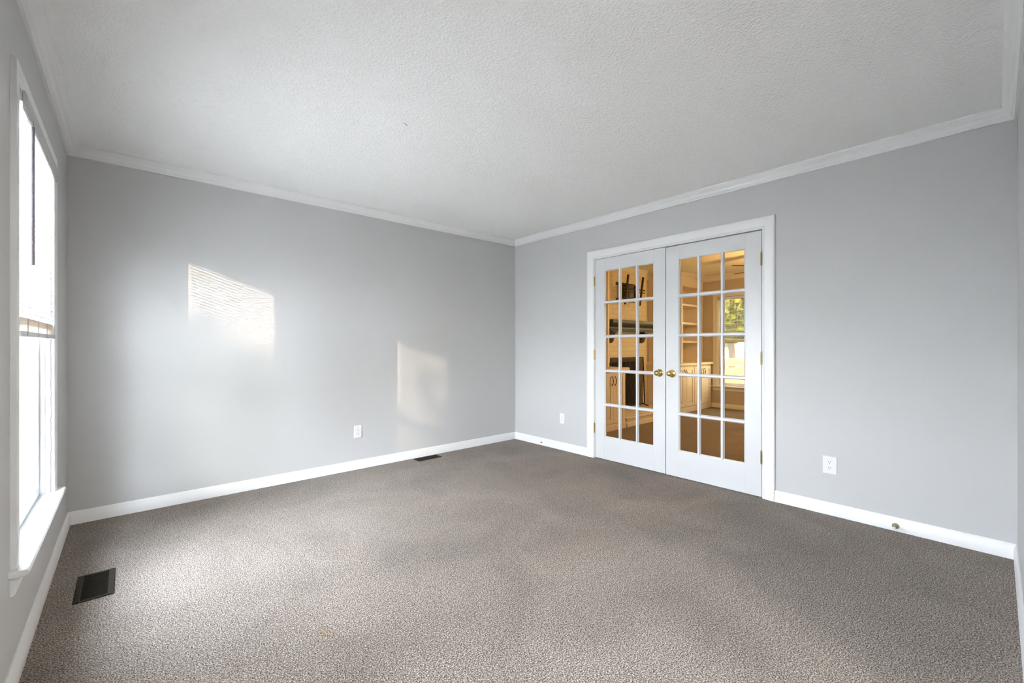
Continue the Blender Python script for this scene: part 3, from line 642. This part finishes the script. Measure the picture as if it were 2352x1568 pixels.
def lamp(name, loc, e_, color, r=0.1):
    l = bpy.data.lights.new(name, 'POINT'); l.energy = e_; l.color = color; l.shadow_soft_size = r
    o = bpy.data.objects.new(name, l); COL.objects.link(o); o.location = loc; return o
lamp('ceiling_fan_light', (fx, fy, 1.90), 8.2, (1.0, 0.57, 0.21), 0.12)
# recessed ceiling downlight near the dividing wall, out of view
dl = thing('downlight', (4.7, 1.2, HC), 'recessed ceiling light of the far room, out of sight', 'ceiling light')
build('trim_ring', MB().lathe([(0, 0.085), (0.004, 0.085), (0.006, 0.07)], (4.7, 1.2, HC), (0, 0, -1), 24), M['trim'], dl)
lamp('downlight_bulb', (4.7, 1.2, HC-0.08), 5.2, (1.0, 0.55, 0.19), 0.07)

# added hall behind the camera with an invented fill light on its ceiling
hl = thing('hall_fill_light', (0.95, -1.5, HC), 'unseen round flush light added in the hall as fill', 'ceiling light')
build('mount', MB().lathe([(0, 0.16), (0.02, 0.165), (0.03, 0.15)], (0.95, -1.5, HC), (0, 0, -1), 32), M['trim'], hl, smooth=True)
build('glass_shade', MB().lathe([(0.03, 0.15), (0.06, 0.145), (0.09, 0.11), (0.105, 0.05), (0.108, 0.001)], (0.95, -1.5, HC), (0, 0, -1), 32), M['bulb'], hl, smooth=True)
lamp('hall_fill_lamp', (0.95, -1.5, HC-0.26), 16, (1.0, 0.97, 0.95), 0.14)
op = MB().box(0.20-0.055, 0.20, YS, YS+0.015, 0, 2.115).box(1.75, 1.75+0.055, YS, YS+0.015, 0, 2.115).box(0.20, 1.75, YS, YS+0.015, 2.06, 2.115)
struct('trim_10', op, M['trim'], 'white casing of the added opening behind the camera', 'casing')

# ================================================================== outdoors
def ground():
    tag(build('paving', MB().box(-40, XW-0.17, -40, 60, -0.7, -0.5), M['paving']), 'pale paving added outside the left windows to bounce daylight', 'paving', None, 'structure')
    return tag(build('lawn', MB().box(DX1+0.17, 60, -40, 60, -0.7, -0.5), M['lawn']), 'sunlit grass lawn outside', 'lawn', None, 'structure')
ground()
def cloud(rnd, c, rad, n, size, mb, hollow=0.35):
    for _ in range(n):
        while True:
            p = Vector((rnd.uniform(-1, 1), rnd.uniform(-1, 1), rnd.uniform(-1, 1)))
            if hollow < p.length < 1: break
        q = Vector((c[0]+p.x*rad[0], c[1]+p.y*rad[1], c[2]+p.z*rad[2])); s = size*rnd.uniform(0.6, 1.3)
        a = Vector((rnd.gauss(0, 1), rnd.gauss(0, 1), rnd.gauss(0, 1))).normalized(); b = a.orthogonal().normalized()
        mb.add([q - a*s, q - b*s*0.45, q + a*s, q + b*s*0.45], [(0, 1, 2, 3)])
    return mb
def tree(name, x, y, ztop, r, n, size, m, label, cat='tree', seed=1, clumps=9, zc=None, group=None):
    rnd = random.Random(seed); t = thing(name, (x, y, -0.5), label, cat, group); h = ztop+0.5
    tr = MB().tube([(x, y, -0.5), (x+0.03, y, h*0.3-0.5), (x-0.04, y+0.05, h*0.6-0.5), (x, y, h*0.85-0.5)], [0.12*h/4, 0.09*h/4, 0.06*h/4, 0.02*h/4], 8)
    build('trunk', tr, M['bark'], t, smooth=True)
    mb = MB()
    for k in range(clumps):
        zz = ztop - r*0.45 - rnd.random()*r*1.1
        cc = (x + rnd.uniform(-0.6, 0.6)*r, y + rnd.uniform(-0.6, 0.6)*r, zz)
        cloud(rnd, cc, (r*0.5, r*0.5, r*0.38), n//clumps, size, mb)
    build('foliage', mb, m, t)
def shrub(x, y, ztop, r, n, size, label, seed=1):
    rnd = random.Random(seed); t = thing('shrub', (x, y, -0.5), label, 'shrub', 'added light-blocking evergreen shrubs')
    build('stem', MB().tube([(x, y, -0.5), (x+0.02, y, 0.8), (x, y, ztop-0.5)], [0.05, 0.035, 0.012], 8), M['bark'], t)
    mb = MB(); h = (ztop+0.5)/2
    cloud(rnd, (x, y, ztop-h), (r, r, h), n, size, mb, 0.0)
    build('foliage', mb, M['dark_leaf'], t)
# treeline some 25 m away, unseen, added to shape the sun patches
def treeline_tree(k, side, ztop, r, n, size, label, seed):
    """k = distance factor along the sun's bearing, side = metres across it"""
    x = -0.35 - 0.8*k + side*0.78; y = 2.72 - k - side*0.625
    rnd = random.Random(seed); t = thing('sun_blocker_tree', (x, y, -0.5), label, 'tree', 'added treeline shaping the sun patches')
    build('trunk', MB().tube([(x, y, -0.5), (x+0.1, y, 2.0), (x-0.1, y+0.1, 4.2), (x, y, ztop-1.2)], [0.22, 0.17, 0.12, 0.04], 8), M['bark'], t, smooth=True)
    mb = MB()
    for c in range(20):
        a_ = rnd.uniform(0, 2*PI); q = r*0.6*math.sqrt(rnd.random())
        cloud(rnd, (x+q*math.cos(a_), y+q*math.sin(a_), ztop-0.75-0.35*(c % 2)-(c//2)*0.28), (r*0.55, r*0.55, 0.75), n//20, size, mb, 0.0)
    build('foliage', mb, M['dark_leaf'], t)
treeline_tree(19.5, -0.70, 7.36, 1.40, 15000, 0.13, 'dense unseen tree added to cut the sun at the left window', 5)
treeline_tree(18.2, -3.9, 7.5, 1.5, 4200, 0.15, 'broad unseen tree added at the far end of the treeline', 6)
treeline_tree(19.9, 1.95, 7.75, 1.05, 1900, 0.12, 'thin leafy unseen tree added to dapple the sun at the nearer window', 8)
treeline_tree(18.4, 4.9, 7.6, 1.5, 4200, 0.15, 'broad unseen tree added at the near end of the treeline', 9)
bt = thing('sky_blocker_tree', (-5.6, -2.1, -0.5), 'large unseen tree, canopy added to block sky above the low sun', 'tree')  # unseen canopy added to hold back skylight from the sunlit wall
build('trunk', MB().tube([(-5.6, -2.1, -0.5), (-5.55, -2.15, 1.5), (-5.4, -2.3, 3.2), (-5.0, -2.5, 5.4), (-4.8, -2.6, 6.9)], [0.20, 0.16, 0.13, 0.09, 0.03], 10), M['bark'], bt, smooth=True)
_r = random.Random(77); _m = MB()
for _k in range(26):
    _a = _r.uniform(0, 2*PI); _q = 1.7*math.sqrt(_r.random())
    cloud(_r, (-4.9+_q*math.cos(_a), -2.5+_q*math.sin(_a), _r.uniform(3.95, 7.0)), (0.75, 0.75, 0.5), 420, 0.10, _m)
build('foliage', _m, M['dark_leaf'], bt)
hedge_labels = ['shrub at the far end of the added light-blocking hedge', 'second shrub along the added light-blocking hedge', 'middle shrub of the added light-blocking hedge', 'fourth shrub along the added light-blocking hedge', 'shrub at the near end of the added light-blocking hedge']  # unseen hedge added to block low skylight towards the left windows
for i in range(5):
    sd = -5.4 + 2.7*i
    shrub(-0.35 - 0.8*9.4 + sd*0.78, 2.72 - 9.4 - sd*0.625, 3.55 - 0.1*(i % 2), 1.30, 4600, 0.13, hedge_labels[i], seed=60+i)
# beyond the far window
for k, (x, y, zt3, r, c) in enumerate(((14.6, 5.7, 3.9, 1.6, 0), (17.2, 9.6, 5.5, 1.6, 1), (19.6, 7.0, 5.6, 1.8, 2))):
    tree('garden_tree', x, y, zt3, r, 6500, 0.15, M['leaf'], ['bright yellow green tree straight beyond the far window', 'tall green tree behind the fence at left', 'leafy tree standing in front of the white shed'][k], seed=31+k, clumps=16, group='garden trees')
fc = thing('board_fence', (12.0, 4.88, -0.5), 'reddish horizontal board fence beyond the far window', 'fence')
for z0, z1 in ((0.57, 0.79), (0.29, 0.53), (0.0, 0.25), (-0.30, -0.04)): build('board', MB().box(8.9, 13.5, 4.86, 4.90, z0, z1), M['wood_fence'], fc, bevel=0.004)
for xx in (9.0, 11.2, 13.42): build('post', MB().box(xx, xx+0.1, 4.90, 5.0, -0.5, 0.83), M['wood_fence'], fc, bevel=0.004)
sh = thing('garden_shed', (24.5, 9.2, -0.5), 'white garden shed with a framed panel behind the fence', 'shed')
build('shed_wall', MB().box(23.0, 26.5, 6.6, 9.5, -0.5, 2.2), M['siding'], sh)
build('roof', MB().prism([(6.3, 2.2), (9.8, 2.2), (8.05, 3.4)], (22.7, 0, 0), (1, 0, 0), 4.1, (0, 1, 0), (0, 0, 1)), M['roofing'], sh)
build('door_frame', MB().box(22.96, 23.0, 9.1, 9.25, 0.2, 1.6).box(22.96, 23.0, 7.6, 9.25, 1.6, 1.75), M['trim'], sh)
